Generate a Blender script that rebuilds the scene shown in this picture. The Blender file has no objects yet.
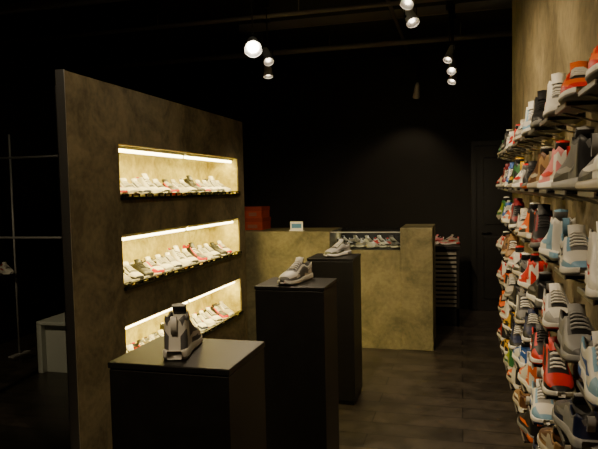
import bpy, math, random
from mathutils import Vector, Matrix
random.seed(7)
scene = bpy.context.scene
COL = scene.collection

# ---------------------------------------------------------------- materials
def new_mat(name):
    m = bpy.data.materials.new(name); m.use_nodes = True
    nt = m.node_tree
    return m, nt, nt.nodes['Principled BSDF']

def simple(name, col, rough=0.6, metal=0.0, emis=None, estr=0.0, noise=0.0, scale=20, bump=0.0):
    m, nt, b = new_mat(name)
    b.inputs['Base Color'].default_value = (*col, 1)
    b.inputs['Roughness'].default_value = rough
    b.inputs['Metallic'].default_value = metal
    if emis:
        b.inputs['Emission Color'].default_value = (*emis, 1)
        b.inputs['Emission Strength'].default_value = estr
    if noise > 0 or bump > 0:
        tc = nt.nodes.new('ShaderNodeTexCoord')
        n = nt.nodes.new('ShaderNodeTexNoise'); n.inputs['Scale'].default_value = scale
        n.inputs['Detail'].default_value = 6
        nt.links.new(tc.outputs['Object'], n.inputs['Vector'])
        if noise > 0:
            r = nt.nodes.new('ShaderNodeValToRGB')
            r.color_ramp.elements[0].position = 0.3
            r.color_ramp.elements[1].position = 0.72
            r.color_ramp.elements[0].color = (*[c*(1-noise) for c in col], 1)
            r.color_ramp.elements[1].color = (*[min(1, c*(1+noise)) for c in col], 1)
            nt.links.new(n.outputs['Fac'], r.inputs['Fac'])
            nt.links.new(r.outputs['Color'], b.inputs['Base Color'])
        if bump > 0:
            bp = nt.nodes.new('ShaderNodeBump'); bp.inputs['Strength'].default_value = bump
            bp.inputs['Distance'].default_value = 0.01
            nt.links.new(n.outputs['Fac'], bp.inputs['Height'])
            nt.links.new(bp.outputs['Normal'], b.inputs['Normal'])
    return m

def concrete(name, c1, c2, rough=0.7, s1=2.2):
    m, nt, b = new_mat(name)
    tc = nt.nodes.new('ShaderNodeTexCoord')
    n1 = nt.nodes.new('ShaderNodeTexNoise'); n1.inputs['Scale'].default_value = s1
    n1.inputs['Detail'].default_value = 10; n1.inputs['Roughness'].default_value = 0.68
    n1.inputs['Distortion'].default_value = 0.8
    n2 = nt.nodes.new('ShaderNodeTexNoise'); n2.inputs['Scale'].default_value = 28
    n2.inputs['Detail'].default_value = 5
    mx = nt.nodes.new('ShaderNodeMath'); mx.operation = 'MULTIPLY_ADD'
    mx.inputs[1].default_value = 0.28
    r = nt.nodes.new('ShaderNodeValToRGB')
    r.color_ramp.elements[0].position = 0.50; r.color_ramp.elements[0].color = (*c1, 1)
    r.color_ramp.elements[1].position = 0.78; r.color_ramp.elements[1].color = (*c2, 1)
    L = nt.links.new
    L(tc.outputs['Object'], n1.inputs['Vector']); L(tc.outputs['Object'], n2.inputs['Vector'])
    L(n2.outputs['Fac'], mx.inputs[0]); L(n1.outputs['Fac'], mx.inputs[2])
    L(mx.outputs[0], r.inputs['Fac']); L(r.outputs['Color'], b.inputs['Base Color'])
    bp = nt.nodes.new('ShaderNodeBump'); bp.inputs['Strength'].default_value = 0.3
    bp.inputs['Distance'].default_value = 0.01
    L(n2.outputs['Fac'], bp.inputs['Height']); L(bp.outputs['Normal'], b.inputs['Normal'])
    b.inputs['Roughness'].default_value = rough
    return m

def floor_mat():
    m, nt, b = new_mat('dark_floor_planks')
    L = nt.links.new
    tc = nt.nodes.new('ShaderNodeTexCoord')
    mp = nt.nodes.new('ShaderNodeMapping')
    L(tc.outputs['Object'], mp.inputs['Vector'])
    br = nt.nodes.new('ShaderNodeTexBrick')
    br.inputs['Scale'].default_value = 1.0
    br.inputs['Brick Width'].default_value = 1.2
    br.inputs['Row Height'].default_value = 0.2
    br.inputs['Mortar Size'].default_value = 0.004
    br.inputs['Color1'].default_value = (0.058, 0.048, 0.040, 1)
    br.inputs['Color2'].default_value = (0.034, 0.029, 0.025, 1)
    br.inputs['Mortar'].default_value = (0.006, 0.005, 0.005, 1)
    L(mp.outputs['Vector'], br.inputs['Vector'])
    n = nt.nodes.new('ShaderNodeTexNoise'); n.inputs['Scale'].default_value = 5; n.inputs['Detail'].default_value = 8
    n.inputs['Roughness'].default_value = .7
    L(tc.outputs['Object'], n.inputs['Vector'])
    mix = nt.nodes.new('ShaderNodeMixRGB'); mix.blend_type = 'MULTIPLY'; mix.inputs['Fac'].default_value = 0.9
    rr = nt.nodes.new('ShaderNodeValToRGB')
    rr.color_ramp.elements[0].position = 0.35; rr.color_ramp.elements[0].color = (0.4, 0.4, 0.4, 1)
    rr.color_ramp.elements[1].position = 0.68; rr.color_ramp.elements[1].color = (1.4, 1.35, 1.3, 1)
    L(n.outputs['Fac'], rr.inputs['Fac'])
    L(br.outputs['Color'], mix.inputs['Color1']); L(rr.outputs['Color'], mix.inputs['Color2'])
    L(mix.outputs['Color'], b.inputs['Base Color'])
    r2 = nt.nodes.new('ShaderNodeMapRange'); r2.inputs['To Min'].default_value = .25; r2.inputs['To Max'].default_value = .5
    L(n.outputs['Fac'], r2.inputs['Value']); L(r2.outputs['Result'], b.inputs['Roughness'])
    return m

def glass_mat():
    m = bpy.data.materials.new('clear_glass'); m.use_nodes = True
    nt = m.node_tree; nt.nodes.clear(); L = nt.links.new
    o = nt.nodes.new('ShaderNodeOutputMaterial')
    mix = nt.nodes.new('ShaderNodeMixShader')
    t = nt.nodes.new('ShaderNodeBsdfTransparent'); t.inputs['Color'].default_value = (.95, .97, .96, 1)
    g = nt.nodes.new('ShaderNodeBsdfGlossy'); g.inputs['Roughness'].default_value = 0.01
    lw = nt.nodes.new('ShaderNodeLayerWeight'); lw.inputs['Blend'].default_value = .5
    pw = nt.nodes.new('ShaderNodeMath'); pw.operation = 'POWER'; pw.inputs[1].default_value = 4
    ma = nt.nodes.new('ShaderNodeMath'); ma.operation = 'MULTIPLY_ADD'; ma.inputs[1].default_value = .7; ma.inputs[2].default_value = .04
    L(lw.outputs['Facing'], pw.inputs[0]); L(pw.outputs[0], ma.inputs[0])
    L(ma.outputs[0], mix.inputs[0]); L(t.outputs[0], mix.inputs[1]); L(g.outputs[0], mix.inputs[2])
    L(mix.outputs[0], o.inputs[0])
    return m

def attr_mat(name, rough):
    m, nt, b = new_mat(name)
    a = nt.nodes.new('ShaderNodeAttribute'); a.attribute_name = 'Col'
    nt.links.new(a.outputs['Color'], b.inputs['Base Color'])
    n = nt.nodes.new('ShaderNodeTexNoise'); n.inputs['Scale'].default_value = 350
    bp = nt.nodes.new('ShaderNodeBump'); bp.inputs['Strength'].default_value = 0.12; bp.inputs['Distance'].default_value = 0.002
    tc = nt.nodes.new('ShaderNodeTexCoord')
    nt.links.new(tc.outputs['Object'], n.inputs['Vector'])
    nt.links.new(n.outputs['Fac'], bp.inputs['Height']); nt.links.new(bp.outputs['Normal'], b.inputs['Normal'])
    b.inputs['Roughness'].default_value = rough
    return m

M_BLACKWALL = simple('black_wall_paint', (0.010, 0.009, 0.008), 0.75, noise=0.2, scale=3)
M_BLACKCEIL = simple('black_ceiling_paint', (0.010, 0.009, 0.008), 0.85, noise=0.2, scale=3)
M_CONC_L = concrete('brown_plaster', (0.080, 0.067, 0.038), (0.215, 0.176, 0.102), s1=2.8)
M_NICHE = concrete('niche_plaster', (0.40, 0.33, 0.055), (0.80, 0.72, 0.19), s1=5)  # yellow of the tube light is partly put into this plaster colour
M_CONC_C = concrete('counter_concrete', (0.125, 0.113, 0.060), (0.28, 0.250, 0.135), 0.5, s1=2.8)
M_CONC_R = concrete('right_wall_plaster', (0.17, 0.138, 0.075), (0.34, 0.280, 0.160), s1=2.8)
M_FLOOR = floor_mat()
M_BLACK = simple('black_lacquer', (0.009, 0.0085, 0.008), 0.42, noise=0.25, scale=12)
M_BLACKMETAL = simple('black_metal', (0.02, 0.02, 0.02), 0.4, 0.7)
M_STEEL = simple('brushed_steel', (0.55, 0.54, 0.52), 0.35, 0.9)
M_DIMSTEEL = simple('dim_steel_tube', (0.5, 0.5, 0.5), 0.5, 0.2)
M_WHITE = simple('white_lacquer', (0.75, 0.76, 0.72), 0.45)
M_RED = simple('red_orange_cardboard', (0.42, 0.06, 0.02), 0.7, noise=0.1, scale=30)
M_REDLID = simple('red_lid_cardboard', (0.30, 0.04, 0.015), 0.7)
M_CARD = simple('white_card', (0.85, 0.85, 0.85), 0.5)
M_CARDDULL = simple('dull_label', (0.3, 0.12, 0.08), 0.6)
M_CARDBLUE = simple('card_blue_print', (0.10, 0.28, 0.55), 0.5)
M_TUBE = simple('fluorescent_tube_glow', (1, 1, 1), 0.5, emis=(1.0, 0.82, 0.40), estr=16)
M_BULB = simple('lamp_face_glow', (1, 1, 1), 0.5, emis=(1.0, 0.88, 0.66), estr=80)
M_BULBDIM = simple('lamp_face_dim_glow', (1, 1, 1), 0.5, emis=(1.0, 0.82, 0.6), estr=9)
M_REFL = simple('lamp_reflector', (.5, .5, .5), 0.35, .5, emis=(1.0, 0.78, 0.5), estr=.15)
M_TRACK = simple('dusty_black_track', (.15, .14, .13), 0.45)
M_HOUS = simple('grey_lamp_housing', (.55, .55, .55), 0.4, .2)
M_GLASS = glass_mat()
M_SHOE = attr_mat('sneaker_leather_and_rubber', 0.45)
M_CASEBED = simple('case_bed_black', (0.02, 0.02, 0.02), 0.5)

# ---------------------------------------------------------------- mesh helper
class B:
    def __init__(s): s.v=[]; s.f=[]; s.mi=[]; s.mats=[]; s.sm=[]
    def mid(s, m):
        if m not in s.mats: s.mats.append(m)
        return s.mats.index(m)
    def box(s, x0,x1,y0,y1,z0,z1, m, bev=0.0):
        k=s.mid(m); n=len(s.v)
        if bev<=0:
            s.v += [(x,y,z) for z in (z0,z1) for y in (y0,y1) for x in (x0,x1)]
            for f in ((0,2,3,1),(4,5,7,6),(0,1,5,4),(2,6,7,3),(0,4,6,2),(1,3,7,5)):
                s.f.append([n+i for i in f]); s.mi.append(k); s.sm.append(False)
        else:
            import bmesh
            bm=bmesh.new(); bmesh.ops.create_cube(bm,size=1)
            for v in bm.verts:
                v.co=Vector(((x0+x1)/2+v.co.x*(x1-x0),(y0+y1)/2+v.co.y*(y1-y0),(z0+z1)/2+v.co.z*(z1-z0)))
            bmesh.ops.bevel(bm,geom=bm.edges[:],offset=bev,segments=2,affect='EDGES',profile=.5)
            bm.verts.index_update()
            s.v+=[tuple(v.co) for v in bm.verts]
            for f in bm.faces:
                s.f.append([n+v.index for v in f.verts]); s.mi.append(k); s.sm.append(False)
            bm.free()
    def cyl(s, p0, p1, r0, m, r1=None, n=16, caps=True, capmat=None):
        if r1 is None: r1=r0
        k=s.mid(m); p0=Vector(p0); p1=Vector(p1); d=(p1-p0).normalized()
        a=Vector((0,0,1)) if abs(d.z)<.9 else Vector((1,0,0))
        u=d.cross(a).normalized(); w=d.cross(u)
        b=len(s.v)
        for p,r in ((p0,r0),(p1,r1)):
            for i in range(n):
                t=2*math.pi*i/n
                s.v.append(tuple(p+u*math.cos(t)*r+w*math.sin(t)*r))
        for i in range(n):
            j=(i+1)%n
            s.f.append([b+i,b+n+i,b+n+j,b+j]); s.mi.append(k); s.sm.append(True)
        if caps:
            s.f.append([b+i for i in range(n)]); s.mi.append(k); s.sm.append(False)
            s.f.append([b+n+i for i in reversed(range(n))]); s.mi.append(s.mid(capmat or m)); s.sm.append(False)
    def make(s, name, parent=None, origin=None):
        o=Vector(origin) if origin else Vector((0,0,0))
        me=bpy.data.meshes.new(name)
        me.from_pydata([tuple(Vector(v)-o) for v in s.v],[],s.f)
        for m in s.mats: me.materials.append(m)
        me.polygons.foreach_set('material_index', s.mi)
        me.polygons.foreach_set('use_smooth', s.sm)
        me.update()
        ob=bpy.data.objects.new(name,me); ob.location=o; COL.objects.link(ob)
        if parent:
            ob.parent=parent
        return ob

def empty(name, loc=(0,0,0)):
    e=bpy.data.objects.new(name,None); e.location=loc; e.empty_display_size=.1; COL.objects.link(e); return e

# ---------------------------------------------------------------- sneaker builder
def lerp_tab(tab,s):
    if s<=tab[0][0]: return tab[0][1]
    for (a,va),(b,vb) in zip(tab,tab[1:]):
        if s<=b:
            t=(s-a)/(b-a); return va+(vb-va)*t
    return tab[-1][1]
W_T=[(0,.020),(.02,.030),(.06,.037),(.15,.040),(.3,.037),(.45,.040),(.65,.050),(.78,.050),(.89,.043),(.95,.032),(.985,.019),(1,.008)]
H_LOW=[(0,.074),(.02,.090),(.06,.100),(.15,.082),(.27,.078),(.35,.098),(.41,.106),(.5,.095),(.6,.080),(.7,.068),(.8,.062),(.9,.054),(.96,.042),(1,.028)]
H_HIGH=[(0,.120),(.02,.138),(.06,.148),(.15,.136),(.27,.138),(.35,.150),(.40,.136),(.5,.104),(.6,.084),(.7,.070),(.8,.063),(.9,.054),(.96,.042),(1,.028)]
ST_T=[(0,.028),(.05,.036),(.3,.033),(.6,.027),(.9,.022),(1,.018)]
B_T=[(0,.004),(.05,0),(.75,0),(.9,.004),(1,.013)]
STN=[0,.02,.06,.11,.17,.24,.30,.345,.38,.42,.48,.55,.62,.70,.77,.83,.89,.94,.97,.99,1]
LAT_O=[1,1.03,1.0,.96,.92,.76,.62,0]; ZF_O=[0,.3,.6,.86,1.0,.97,.55,.42]
LAT_C=[1,1.0,.965,.87,.72,.51,.26,0]; ZF_C=[0,.3,.55,.75,.88,.95,.99,1]
def openf(s):
    return lerp_tab([(0,0),(.02,.0),(.05,1),(.33,1),(.385,0),(1,0)],s)

class Shoes:
    def __init__(s): s.v=[]; s.f=[]; s.c=[]; s.sm=[]
    def add(s, loc, ang, cols, high=False, scale=1.0, style=0):
        up,pn,ac,so,li,la = cols
        M=Matrix.Translation(loc)@Matrix.Rotation(ang,4,'Z')@Matrix.Scale(scale,4)@Matrix.Translation((-.145,0,0))
        L=.29; H=H_HIGH if high else H_LOW
        V=lambda x,y,z: s.v.append(tuple(M@Vector((x,y,z))))
        def F(idx,c,sm=True): s.f.append(idx); s.c.append(c); s.sm.append(sm)
        # sole
        b0=len(s.v); K=8
        for st in STN:
            w=lerp_tab(W_T,st)+.0045; x=(st*1.045-.02)*L; b=lerp_tab(B_T,st); t=lerp_tab(ST_T,st)
            for yy,zz in ((-w*.9,b+t),(-w*.99,b+t*.85),(-w*1.02,b+t*.3),(-w*.93,b),(w*.93,b),(w*1.02,b+t*.3),(w*.99,b+t*.85),(w*.9,b+t)):
                V(x,yy,zz)
        dk=tuple(c*.35 for c in so) if sum(so)>.6 else so
        if style==2: dk=ac
        for i in range(len(STN)-1):
            for j in range(K):
                jj=(j+1)%K
                c=so
                if j in (2,3,4): c=dk
                if STN[i]<.24 and j in(1,5) and style!=1: c=ac
                F([b0+i*K+j,b0+i*K+jj,b0+(i+1)*K+jj,b0+(i+1)*K+j],c)
        F([b0+j for j in range(K)],so); F([b0+(len(STN)-1)*K+j for j in reversed(range(K))],so)
        # upper
        def sp(st,j,off=0.0):
            w=lerp_tab(W_T,st); base=lerp_tab(B_T,st)+lerp_tab(ST_T,st)*.8; h=lerp_tab(H,st)
            o=openf(st); side=-1 if j<=7 else 1; q=j if j<=7 else 14-j
            lat=LAT_C[q]*(1-o)+LAT_O[q]*o; zf=ZF_C[q]*(1-o)+ZF_O[q]*o
            if high and st<.4 : lat*= (1-.05*zf)
            xs=st*L
            if st<.05: xs+= .010*math.sin(zf*2.6)
            return (xs, side*(w*lat+off), base+(h-base)*zf)
        b1=len(s.v); J=15
        for st in STN:
            for j in range(J): V(*sp(st,j))
        for i in range(len(STN)-1):
            sm_=(STN[i]+STN[i+1])/2
            for j in range(J-1):
                q=j if j<7 else 13-j
                c=up
                if openf(sm_)>.5 and q>=5: c=li
                elif openf(sm_)>.5 and q>=(3 if high else 4): c=pn
                elif sm_<.14 and q<(2 if style==1 else 4): c=pn
                elif sm_>.93: c=pn
                elif sm_>.78 and q<=(3 if style==2 else 1): c=pn
                elif .38<sm_<.66 and q>=5: c=li
                elif .38<sm_<.68 and q==4: c=pn
                elif style==1 and .24<sm_<.62 and q in(1,2): c=pn
                elif style==3 and sm_<.5 and q<3: c=ac
                elif q==0 and .38<sm_: c=pn
                F([b1+i*J+j,b1+i*J+j+1,b1+(i+1)*J+j+1,b1+(i+1)*J+j],c)
        F([b1+j for j in reversed(range(J))],up if style==1 else pn)
        F([b1+(len(STN)-1)*J+j for j in range(J)],pn)
        # curved side stripe
        path=[(.14,.74,.03),(.22,.60,.09),(.32,.47,.16),(.42,.42,.22),(.52,.46,.24),(.62,.58,.18),(.70,.70,.05)]
        for side in (-1,1):
            bb=len(s.v)
            for st,z,th in path:
                w=lerp_tab(W_T,st); base=lerp_tab(B_T,st)+lerp_tab(ST_T,st)*.8
                h=lerp_tab(H_LOW,st)
                o=openf(st)
                for dz in (-th/2,th/2):
                    zf=min(max(z+dz,.05),.98)
                    if high and st<.4: hz=lerp_tab(H,st); zfr=(h-base)*zf/(hz-base)
                    else: zfr=zf
                    zz=[ZF_C[k]*(1-o)+ZF_O[k]*o for k in range(6)]; ll=[LAT_C[k]*(1-o)+LAT_O[k]*o for k in range(6)]
                    lat=ll[5]
                    for k in range(5):
                        if zfr<=zz[k+1]:
                            t=(zfr-zz[k])/(zz[k+1]-zz[k]); lat=ll[k]+(ll[k+1]-ll[k])*t; break
                    if high and st<.4: lat*=(1-.05*zfr)
                    V(st*L, side*(w*lat+.0018), base+(h-base)*zf)
            for i in range(len(path)-1):
                a=bb+i*2; F([a,a+1,a+3,a+2],ac)
        # heel tab
        hb=len(s.v); hh=lerp_tab(H,.03)
        for x,z in ((-.002,hh*.62),(-.004,hh+.004),(.006,hh+.006),(.006,hh*.62)):
            V(x,-.010,z); V(x,.010,z)
        for i in range(4):
            k=(i+1)%4; F([hb+2*i,hb+2*i+1,hb+2*k+1,hb+2*k],ac)
        # tongue
        h=lerp_tab(H,.38); top=h+.028
        tb=len(s.v); wt=.024
        prof=[(.44*L,h-.014),(.375*L,h+.004),(.315*L,top)]
        for (x,z) in prof:
            V(x,-wt,z); V(x+.003,0,z+.004); V(x,wt,z); V(x-.008,wt*.9,z-.006); V(x-.008,-wt*.9,z-.006)
        for i in range(2):
            for j in range(5):
                jj=(j+1)%5
                F([tb+i*5+j,tb+i*5+jj,tb+(i+1)*5+jj,tb+(i+1)*5+j], up if j<2 else li)
        F([tb+10+j for j in range(5)],ac)
        # laces
        for st in (.40,.455,.51,.565,.62):
            w=lerp_tab(W_T,st)*.55; z=lerp_tab(H,st); z2=lerp_tab(H,st+.02)
            lb=len(s.v)
            for yy in (-w,-w*.5,w*.5,w):
                dz=0.003 if abs(yy)<w*.9 else -.004
                for dx,zz in ((-.003,z),( .003,z2),(.003,z2+.004),(-.003,z+.004)):
                    V(st*L+dx,yy,zz+dz)
            for i in range(3):
                for j in range(4):
                    jj=(j+1)%4
                    F([lb+i*4+j,lb+i*4+jj,lb+(i+1)*4+jj,lb+(i+1)*4+j],la)
    def make(s,name):
        me=bpy.data.meshes.new(name); 
        c=Vector((sum(v[0] for v in s.v)/len(s.v),sum(v[1] for v in s.v)/len(s.v),min(v[2] for v in s.v)))
        me.from_pydata([tuple(Vector(v)-c) for v in s.v],[],s.f)
        me.materials.append(M_SHOE)
        at=me.color_attributes.new('Col','FLOAT_COLOR','CORNER')
        arr=[]
        for f,c_ in zip(s.f,s.c):
            for _ in f: arr+= [c_[0],c_[1],c_[2],1]
        at.data.foreach_set('color',arr)
        me.polygons.foreach_set('use_smooth',s.sm); me.update()
        ob=bpy.data.objects.new(name,me); ob.location=c; COL.objects.link(ob); return ob

WH=(.78,.76,.70); OW=(.45,.41,.33); GY=(.16,.16,.16); LG=(.36,.36,.36); BK=(.014,.014,.016); RD=(.62,.015,.008)
OR=(.85,.15,.01); BL=(.03,.12,.42); LB=(.22,.42,.62); NV=(.012,.02,.07); GN=(.03,.16,.045); LM=(.34,.46,.03); YE=(.80,.45,.02)
BR=(.11,.045,.015); TN=(.36,.21,.08); PK=(.72,.24,.26); MA=(.20,.010,.015)
P_NICHE=[(WH,WH,RD,WH,BK,WH),(WH,LG,BK,WH,GY,WH),(BK,BK,WH,WH,BK,BK),(WH,GN,GN,WH,BK,WH),(OW,WH,BR,WH,GY,WH),(WH,BK,RD,WH,BK,WH),(WH,NV,NV,WH,LG,WH),(GY,BK,RD,WH,BK,BK),(WH,RD,BK,WH,BK,WH),(WH,BK,BK,WH,GY,WH),(BK,RD,RD,WH,BK,WH),(WH,WH,LG,WH,OW,WH)]
P_WALL=[(WH,LG,RD,WH,GY,WH),(BK,RD,RD,WH,BK,BK),(GY,BK,WH,WH,BK,LG),(WH,LB,BL,WH,LG,WH),(MA,BK,WH,WH,BK,BK),(NV,BK,WH,WH,BK,WH),(LM,GN,WH,OW,BK,WH),(GY,BK,WH,OW,BK,WH),(TN,BR,WH,OW,BR,WH),(WH,RD,RD,WH,BK,WH),(BL,WH,WH,WH,BK,WH),(OR,WH,WH,WH,LG,WH),(RD,BK,WH,WH,BK,WH),(BR,TN,OW,OW,BK,TN),(OR,BK,WH,OW,BK,WH),(WH,WH,RD,WH,BK,WH),(LG,BK,RD,WH,GY,WH),(BK,BK,OR,GY,BK,BK),(OW,GY,NV,OW,BK,WH),(YE,BK,BK,WH,BK,BK),(GN,BK,YE,OW,BK,OW),(BK,BK,GY,WH,BK,GY),(RD,WH,WH,WH,BK,WH),(MA,OW,RD,OW,BK,WH)]

# ---------------------------------------------------------------- room shell
XL,XR,YF,YB,ZC=-4.8,1.6,-2.0,8.0,3.3
def shell(name,a,m):
    b=B(); b.box(*a,m); return b.make(name)
shell('floor',(XL-.1,XR+.1,YF-.1,YB+.1,-.1,0),M_FLOOR)
shell('ceiling',(XL-.1,XR+.1,YF-.1,YB+.1,ZC,ZC+.1),M_BLACKCEIL)
shell('wall_back',(XL-.1,XR+.1,YB,YB+.1,0,ZC),M_BLACKWALL)
shell('wall_front',(XL-.1,XR+.1,YF-.1,YF,0,ZC),M_BLACKWALL)
shell('wall_left',(XL-.1,XL,YF,YB,0,ZC),M_BLACKWALL)
shell('wall_recess',(XR,XR+.1,YF,YB,0,ZC),M_BLACKWALL)
shell('wall_right',(.42,.62,YF,5.45,0,ZC),M_CONC_R)
b=B()
b.box(.12,.18,7.93,8.0,0,2.1,M_BLACK); b.box(.92,.98,7.93,8.0,0,2.1,M_BLACK); b.box(.12,.98,7.93,8.0,2.1,2.16,M_BLACK)
b.box(.18,.92,7.96,8.0,0.005,2.1,M_BLACK)
for z0,z1 in ((.15,.95),(1.1,1.95)):
    b.box(.27,.83,7.945,7.97,z0,z1,M_BLACK,.008)
b.cyl((.25,7.96,1.0),(.25,7.91,1.0),.010,M_BLACKMETAL); b.cyl((.25,7.91,1.0),(.36,7.91,1.0),.009,M_BLACKMETAL)
b.make('door_1')

# ---------------------------------------------------------------- left display wall with niches
b=B()
Xf,Xb=-2.1,-2.5; Y0,Y1=2.88,5.66; N0,N1=3.4,5.5; Xn=-2.42; YS=3.385
bands=[(0,.397),(.742,.987),(1.332,1.569),(1.913,2.28)]
niches=[(.397,.742),(.987,1.332),(1.569,1.913)]
b.box(Xf-.045,Xf,Y0,YS,0,2.28,M_CONC_L)
b.box(Xf-.05,Xf+.004,Y0-.006,Y0,0,2.284,M_STEEL)
b.box(Xn,Xf,YS,N0,0,2.28,M_CONC_L); b.box(Xn,Xf,N1,Y1,0,2.28,M_CONC_L)
for z0,z1 in bands: b.box(Xn,Xf,N0,N1,z0,z1,M_CONC_L)
b.box(Xb,Xn,YS,Y1,0,2.28,M_CONC_L)
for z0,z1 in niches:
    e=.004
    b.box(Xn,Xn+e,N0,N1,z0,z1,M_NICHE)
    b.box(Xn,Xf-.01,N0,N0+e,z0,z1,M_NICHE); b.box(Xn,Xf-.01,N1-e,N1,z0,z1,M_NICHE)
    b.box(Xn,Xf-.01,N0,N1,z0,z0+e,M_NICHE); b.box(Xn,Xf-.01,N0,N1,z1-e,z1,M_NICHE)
    b.box(Xf-.012,Xf+.02,N0-.0,N1,z0-.014,z0+.004,M_BLACKMETAL)
    b.box(Xf-.02,Xf+.02,N0,N1,z0+.020,z0+.026,M_BLACKMETAL)
    y=N0+.03
    while y<N1:
        b.box(Xf+.008,Xf+.018,y,y+.008,z0,z0+.022,M_BLACKMETAL); y+=.09
    for ya,yb in ((N0+.03,4.42),(4.46,N1-.03)):
        b.box(Xf-.075,Xf-.04,ya,yb,z1-.024,z1-.004,M_WHITE)
        b.cyl((Xf-.057,ya+.01,z1-.034),(Xf-.057,yb-.01,z1-.034),.012,M_TUBE)
b.make('niche_display_wall')
def area(name,loc,rot,sx,sy,e,col):
    l=bpy.data.lights.new(name,'AREA'); l.shape='RECTANGLE'; l.size=sx; l.size_y=sy; l.energy=e; l.color=col
    o=bpy.data.objects.new(name,l); o.location=loc; o.rotation_euler=rot; COL.objects.link(o); return o
for i,(z0,z1) in enumerate(niches):
    area('niche_tube_light',(Xf-.10,(N0+N1)/2,z1-.03),(0,math.radians(-12),0),.05,2.0,18,(1.0,.76,.22))
    S=Shoes(); n=13
    for k in range(n):
        y=N0+.13+k*(N1-N0-.28)/(n-1)
        S.add((Xf-.125,y,z0+.0045),math.radians(-30+random.uniform(-6,6)),P_NICHE[(k*5+i*4+(k//3))%len(P_NICHE)],high=(random.random()<.2),scale=.98,style=random.randrange(4))
    S.make('sneaker_row')
# ---------------------------------------------------------------- pedestals
def pedestal(x0,x1,y0,y1,h=1.09):
    b=B()
    b.box(x0+.012,x1-.012,y0+.012,y1-.012,0,.03,M_BLACKMETAL)
    b.box(x0+.003,x1-.003,y0+.003,y1-.003,.03,h-.022,M_BLACK,.003)
    b.box(x0,x1,y0,y1,h-.019,h,M_BLACK,.003)
    b.box(x0+.006,x1-.006,y0+.006,y1-.006,h-.023,h-.018,M_BLACKMETAL)
    return b.make('display_pedestal',origin=((x0+x1)/2,(y0+y1)/2,0))
pedestal(-1.037,-.643,1.571,1.90)
pedestal(-1.07,-.687,2.998,3.335)
pedestal(-1.11,-.76,4.28,4.63)
def one(loc,ang,cols,high=False,scale=1,style=0):
    S=Shoes(); S.add(loc,ang,cols,high,scale,style); return S.make('sneaker')
one((-.875,1.755,1.0905),math.radians(105),(WH,(.11,.11,.115),WH,WH,BK,WH),True,.92,1)
one((-.885,3.165,1.0905),math.radians(-103),(WH,GY,GY,WH,BK,WH),False,1.0,1)
one((-.91,4.45,1.0905),math.radians(-115),(LG,(.10,.11,.06),GY,WH,BK,WH),False,.95)

# ---------------------------------------------------------------- counter
b=B(); CY0,CY1=5.89,6.5
b.box(-2.6,-1.28,CY0,CY1,0,1.17,M_CONC_C,.006)
b.box(-1.28,-.58,CY0,CY1,0,.985,M_CONC_C)
b.box(-.58,-.27,CY0,CY1,0,1.205,M_CONC_C,.006)
b.box(-1.278,-.582,CY0+.02,CY1-.01,.985,.992,M_CASEBED)
b.box(-1.28,-.58,CY1-.02,CY1,.985,1.165,M_BLACKMETAL)
b.box(-1.28,-.58,CY0+.0,CY0+.010,1.157,1.167,M_DIMSTEEL)
b.box(-1.28,-1.268,CY0,CY1,1.155,1.167,M_DIMSTEEL); b.box(-.592,-.58,CY0,CY1,1.155,1.167,M_DIMSTEEL)
b.box(-1.28,-.58,CY0+.003,CY0+.008,.985,1.16,M_GLASS)
b.box(-1.28,-.58,CY0+.003,CY1-.01,1.167,1.172,M_GLASS)
b.make('service_counter')
S=Shoes()
cc=[(BK,GY,WH,WH,BK,WH),(OW,LG,BK,WH,GY,WH),(WH,WH,LG,WH,BK,WH),(WH,BK,RD,WH,BK,WH),(GY,BK,RD,WH,BK,WH)]
for i in range(5):
    S.add((-1.16+i*.122,6.10+.02*(i%2),.993),math.radians(-42-i*4),cc[i],scale=.9,style=i%4)
S.make('sneaker_row')
area('display_case_light',(-.93,6.30,1.16),(0,0,0),.6,.04,2.2,(1,.86,.6))
def shoebox(x0,x1,y0,y1,z,h):
    b=B(); b.box(x0+.004,x1-.004,y0+.004,y1-.004,z,z+h-.03,M_RED); b.box(x0,x1,y0,y1,z+h-.042,z+h,M_REDLID)
    b.box(x0+.12,x1-.06,y0-.0005,y0+.004,z+.02,z+.06,M_CARDDULL)
    return b.make('shoe_box')
shoebox(-2.36,-2.07,6.12,6.42,1.17,.13)
shoebox(-2.35,-2.08,6.13,6.42,1.30,.12)
b=B(); b.box(-1.72,-1.585,5.985,5.99,1.175,1.268,M_CARD); b.box(-1.705,-1.60,5.983,5.985,1.20,1.245,M_CARDBLUE)
b.box(-1.73,-1.575,5.97,6.02,1.17,1.178,M_CARD); b.make('counter_card_sign')

# louvered cabinet behind the counter
b=B(); x0,x1,y0,y1=-1.0,-.03,7.0,7.4
b.box(x0,x1,y0+.03,y1,0,.88,M_BLACK); b.box(x0-.02,x1+.02,y0-.01,y1+.02,.88,.92,M_BLACK,.004)
b.box(x0,x0+.04,y0,y0+.03,0,.88,M_BLACK); b.box(x1-.03,x1,y0,y0+.03,0,.88,M_BLACK); b.box(x0,x1,y0,y0+.03,0,.2,M_BLACK)
z=.22
M_SLAT=simple('grey_slat',(.32,.30,.25),.5)
while z<.86:
    b.box(x0+.04,x1-.03,y0-.002,y0+.028,z,z+.026,M_SLAT,.002); z+=.05
b.make('louvered_cabinet')
S=Shoes()
for i,p in enumerate([(OW,PK,RD,WH,BK,WH),(PK,WH,MA,WH,BK,WH),(WH,LG,RD,WH,BK,WH)]):
    S.add((-.14-.17*i,7.17,.9205),math.radians(-140),p,scale=.9)
S.make('sneaker_row')

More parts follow.
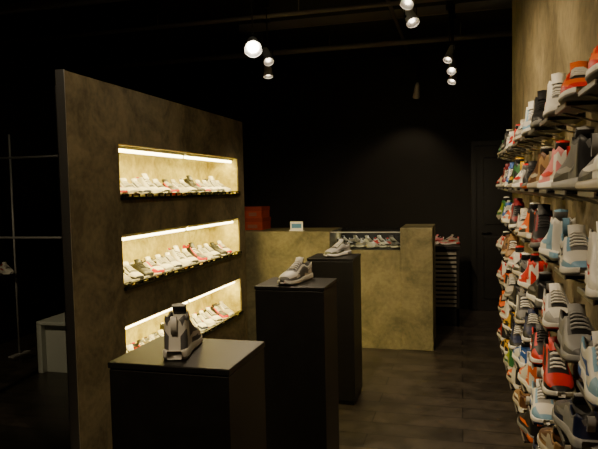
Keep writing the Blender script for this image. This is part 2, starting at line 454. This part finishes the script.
# ---------------------------------------------------------------- right wall shelves + shoes
shelfz=[1.6-.305*s for s in (-.76,.08,.90,1.72,2.54,3.36,4.18)]
PITCH=.40; YSTART=.80; NSH=12
b=B()
for r_,z in enumerate(shelfz):
    for k in range(NSH):
        y=YSTART+k*PITCH; 
        b.box(.295,.415,y-.10,y+.10,z-.006,z,M_BLACKMETAL)
        b.box(.292,.297,y-.10,y+.10,z-.008,z+.004,M_STEEL)
        b.box(.412,.42,y-.10,y+.10,z-.006,z+.03,M_BLACKMETAL)
        for yy in (y-.08,y+.08):
            b.cyl((.31,yy,z-.006),(.415,yy,z-.04),.0035,M_STEEL,n=6)
b.make('sneaker_display_shelving')
random.seed(52)
for r_,z in enumerate(shelfz):
    S=Shoes(); seq=P_WALL[:]; random.shuffle(seq)
    for k in range(NSH):
        y=YSTART+k*PITCH+random.uniform(-.02,.02)
        c=seq[k%len(seq)]
        if r_==0: c={2:(OR,RD,YE,WH,BK,WH),3:(OR,RD,WH,WH,BK,WH),4:(WH,WH,RD,WH,GY,WH),5:(BK,BK,GY,GY,BK,BK)}.get(k,c)
        if r_==1: c={3:(GY,BK,LG,LG,BK,LG),4:(WH,PK,RD,WH,BK,WH),5:(TN,BR,OW,OW,BK,TN)}.get(k,c)
        if r_==2: c={3:(WH,LB,NV,WH,GY,WH),4:(WH,WH,LB,WH,GY,WH),5:(BK,MA,RD,GY,BK,BK)}.get(k,c)
        if r_==3: c={3:(LG,GY,LG,LG,BK,LG),4:(WH,LG,RD,WH,BK,WH)}.get(k,c)
        if r_==4: c={3:(GY,NV,LG,LG,BK,LG),4:(RD,BK,RD,WH,BK,WH)}.get(k,c)
        d=-1 if random.random()<.55 else 1
        a_=random.uniform(1,7)
        if r_==0 and k in(2,3): d=-1; a_=8
        S.add((.346,y,z+.0045),math.radians(90*d-a_ if d<0 else 90*d+a_),c,high=random.random()<.5,scale=1.05+random.uniform(-.03,.04),style=random.randrange(4))
    S.make('sneaker_row')

# ---------------------------------------------------------------- left rear area
b=B()
b.box(-3.5,-2.17,2.90,2.908,0.04,2.2,M_GLASS)
b.box(-3.5,-2.15,2.885,2.923,0,.04,M_BLACKMETAL); b.box(-2.165,-2.148,2.885,2.923,.04,2.2,M_STEEL)
b.box(-3.52,-3.5,2.885,2.923,0,2.2,M_BLACKMETAL)
b.make('glass_partition')
b=B()
for x in (-4.3,-2.75):
    b.cyl((x,5,.0),(x,5,2.2),.010,M_DIMSTEEL,n=10); b.box(x-.03,x+.03,4.88,5.12,0,.012,M_DIMSTEEL)
for z in (1.97,1.18):
    b.cyl((-4.75,5,z),(-2.7,5,z),.012,M_DIMSTEEL,n=10)
b.cyl((-4.7,5,0),(-4.7,5,2.2),.010,M_DIMSTEEL,n=10); b.box(-4.74,-4.66,4.88,5.12,0,.012,M_DIMSTEEL)
b.box(-4.75,-4.15,4.9,5.1,.80,.815,M_BLACKMETAL)
b.make('display_rail_rack')
one((-4.40,4.99,.8155),math.radians(-30),P_NICHE[0],scale=.9)
b=B()
b.box(-3.68,-2.9,4.5,4.94,.44,.47,M_WHITE,.004); b.box(-3.68,-3.63,4.5,4.94,0,.44,M_WHITE,.004); b.box(-2.95,-2.9,4.5,4.94,0,.44,M_WHITE,.004)
b.box(-3.63,-2.95,4.56,4.59,.0,.44,M_WHITE)
b.make('white_bench')
one((-3.42,4.72,.4705),math.radians(-35),P_NICHE[4],True,1.0)

# ---------------------------------------------------------------- ceiling services and lamps
b=B(); b.box(-4.2,.40,4.58,4.615,3.22,3.3,M_TRACK); b.make('ceiling_light_track')
b=B(); b.box(-2.2,1.4,5.9,5.935,3.22,3.3,M_TRACK); b.make('ceiling_light_track')
b=B(); b.box(-.85,-.815,-.5,3.4,3.22,3.3,M_TRACK); b.make('ceiling_light_track')
M_PIPE=simple('dark_pipe_paint',(.17,.15,.13),.45)
b=B()
for y,z,r in ((4.0,3.2,.02),(5.3,3.18,.02),(6.6,3.15,.03)):
    b.cyl((-4.75,y,z),(.40 if y<5.4 else 1.55,y,z),r,M_PIPE)
    x=-4.2
    while x<.3:
        b.cyl((x,y,z),(x,y,3.3),.006,M_PIPE,n=8); x+=1.4
b.cyl((-.6,0,3.2),(-.6,7.9,3.2),.018,M_PIPE)
b.make('ceiling_pipe')

def spot(loc,target,energy,size=60,blend=.6,glow=M_BULB,light=True,r=.05,col=(1,.77,.47)):
    loc=Vector(loc); d=(Vector(target)-loc).normalized()
    e=empty('track_spotlight',loc)
    b=B()
    back=loc-d*.09; fr=loc+d*.05
    b.cyl(back,fr,r*.6,M_HOUS,r1=r,n=24,caps=False)
    b.cyl(back-d*.03,back,r*.35,M_HOUS,r1=r*.6,n=24)
    b.cyl(fr-d*.03,fr,r*.35,M_REFL,r1=r*.95,n=24,caps=False)
    b.cyl(fr-d*.032,fr-d*.006,r*.36,glow,r1=r*(.5 if glow is M_BULB else .36),n=20)
    b.cyl(fr-d*.006,fr+d*.012,r*1.03,M_HOUS,n=24,caps=False)
    side=d.cross(Vector((0,0,1))).normalized()
    upv=Vector((0,0,1))
    for s_ in (-1,1):
        b.cyl(loc+side*s_*r*1.1,loc+side*s_*r*1.1+upv*.09,.004,M_BLACKMETAL,n=8)
        b.cyl(loc+side*s_*r*.75,loc+side*s_*r*1.15,.01,M_BLACKMETAL,n=8)
    b.cyl(loc-side*r*1.1+upv*.09,loc+side*r*1.1+upv*.09,.004,M_BLACKMETAL,n=8)
    b.cyl(loc+upv*.09,(loc.x,loc.y,3.25),.005,M_BLACKMETAL,n=8)
    b.box(loc.x-.03,loc.x+.03,loc.y-.02,loc.y+.02,3.21,3.3,M_BLACKMETAL)
    o=b.make('lamp_housing',parent=e,origin=loc); o.location=(0,0,0)
    if light:
        l=bpy.data.lights.new('lamp_beam','SPOT'); l.energy=energy; l.spot_size=math.radians(size); l.spot_blend=blend
        l.color=col; l.shadow_soft_size=.02
        lo=bpy.data.objects.new('lamp_beam',l); COL.objects.link(lo); lo.parent=e
        lo.location=d*.085; lo.rotation_euler=d.to_track_quat('-Z','Y').to_euler()
spot((-1.53,4.4,2.70),(-.72,2.2,1.0),55,70,r=.065)
spot((-1.66,5.16,2.78),(-1.0,4.2,1.2),25,60,glow=M_BULBDIM,r=.045)
spot((-1.80,5.60,2.75),(-1.5,5.0,.0),14,70,glow=M_BULBDIM,r=.045)
spot((-.37,4.62,3.0),(-.9,3.2,.9),30,60,glow=M_BULBDIM,r=.05)
spot((-.37,4.75,2.90),(.3,3.9,1.2),30,60,glow=M_BULBDIM,r=.05)
spot((-.10,5.75,2.80),(-.6,4.9,1.2),14,60,glow=M_BULBDIM,r=.042)
spot((-.08,5.92,2.72),(-.2,4.9,1.6),14,60,glow=M_BULBDIM,r=.042)
spot((-.07,6.1,2.66),(-.6,5.2,1.),14,60,glow=M_BULBDIM,r=.042)
spot((-.50,7.2,2.7),(-.7,8,1.4),12,85,glow=M_BULBDIM,r=.04)
spot((.7,6.4,2.9),(-.1,7.0,.6),26,60,glow=M_BULBDIM,r=.04)
# unseen spots added over the store front to light counter, walls and shoes
spot((-.83,3.35,3.0),(-1.0,5.95,.9),85,65)
spot((-.83,3.05,3.0),(-.3,5.95,.6),50,60)
spot((-.83,1.2,2.95),(.42,2.2,1.5),65,75)
spot((-.83,2.3,2.95),(.42,3.4,1.4),80,75)
spot((-.83,2.75,2.95),(.42,4.7,1.2),105,75)
spot((-.83,1.9,2.95),(-2.1,3.2,1.4),52,90)
spot((-.83,.1,2.95),(-.88,1.8,1.1),85,40)
spot((-3.4,2.0,3.0),(-3.45,4.6,.3),75,60)  # added out of view, only to give the white bench some light

# ---------------------------------------------------------------- world, camera
w=bpy.data.worlds.new('world'); scene.world=w; w.use_nodes=True
w.node_tree.nodes['Background'].inputs[0].default_value=(.05,.04,.03,1)
w.node_tree.nodes['Background'].inputs[1].default_value=.3
cam=bpy.data.cameras.new('camera'); co=bpy.data.objects.new('camera',cam); COL.objects.link(co)
th=math.radians(15.2); p=math.radians(3.35); a=math.radians(1.2)
f=Vector((-math.sin(th)*math.cos(p),math.cos(th)*math.cos(p),-math.sin(p)))
r0=Vector((math.cos(th),math.sin(th),0)); u0=r0.cross(f)
r=r0*math.cos(a)-u0*math.sin(a); u=u0*math.cos(a)+r0*math.sin(a)
Mx=Matrix((r,u,-f)).transposed().to_4x4(); Mx.translation=Vector((0,0,1.6))
co.matrix_world=Mx
cam.sensor_width=36; cam.lens=36.1; cam.clip_start=.02
scene.camera=co
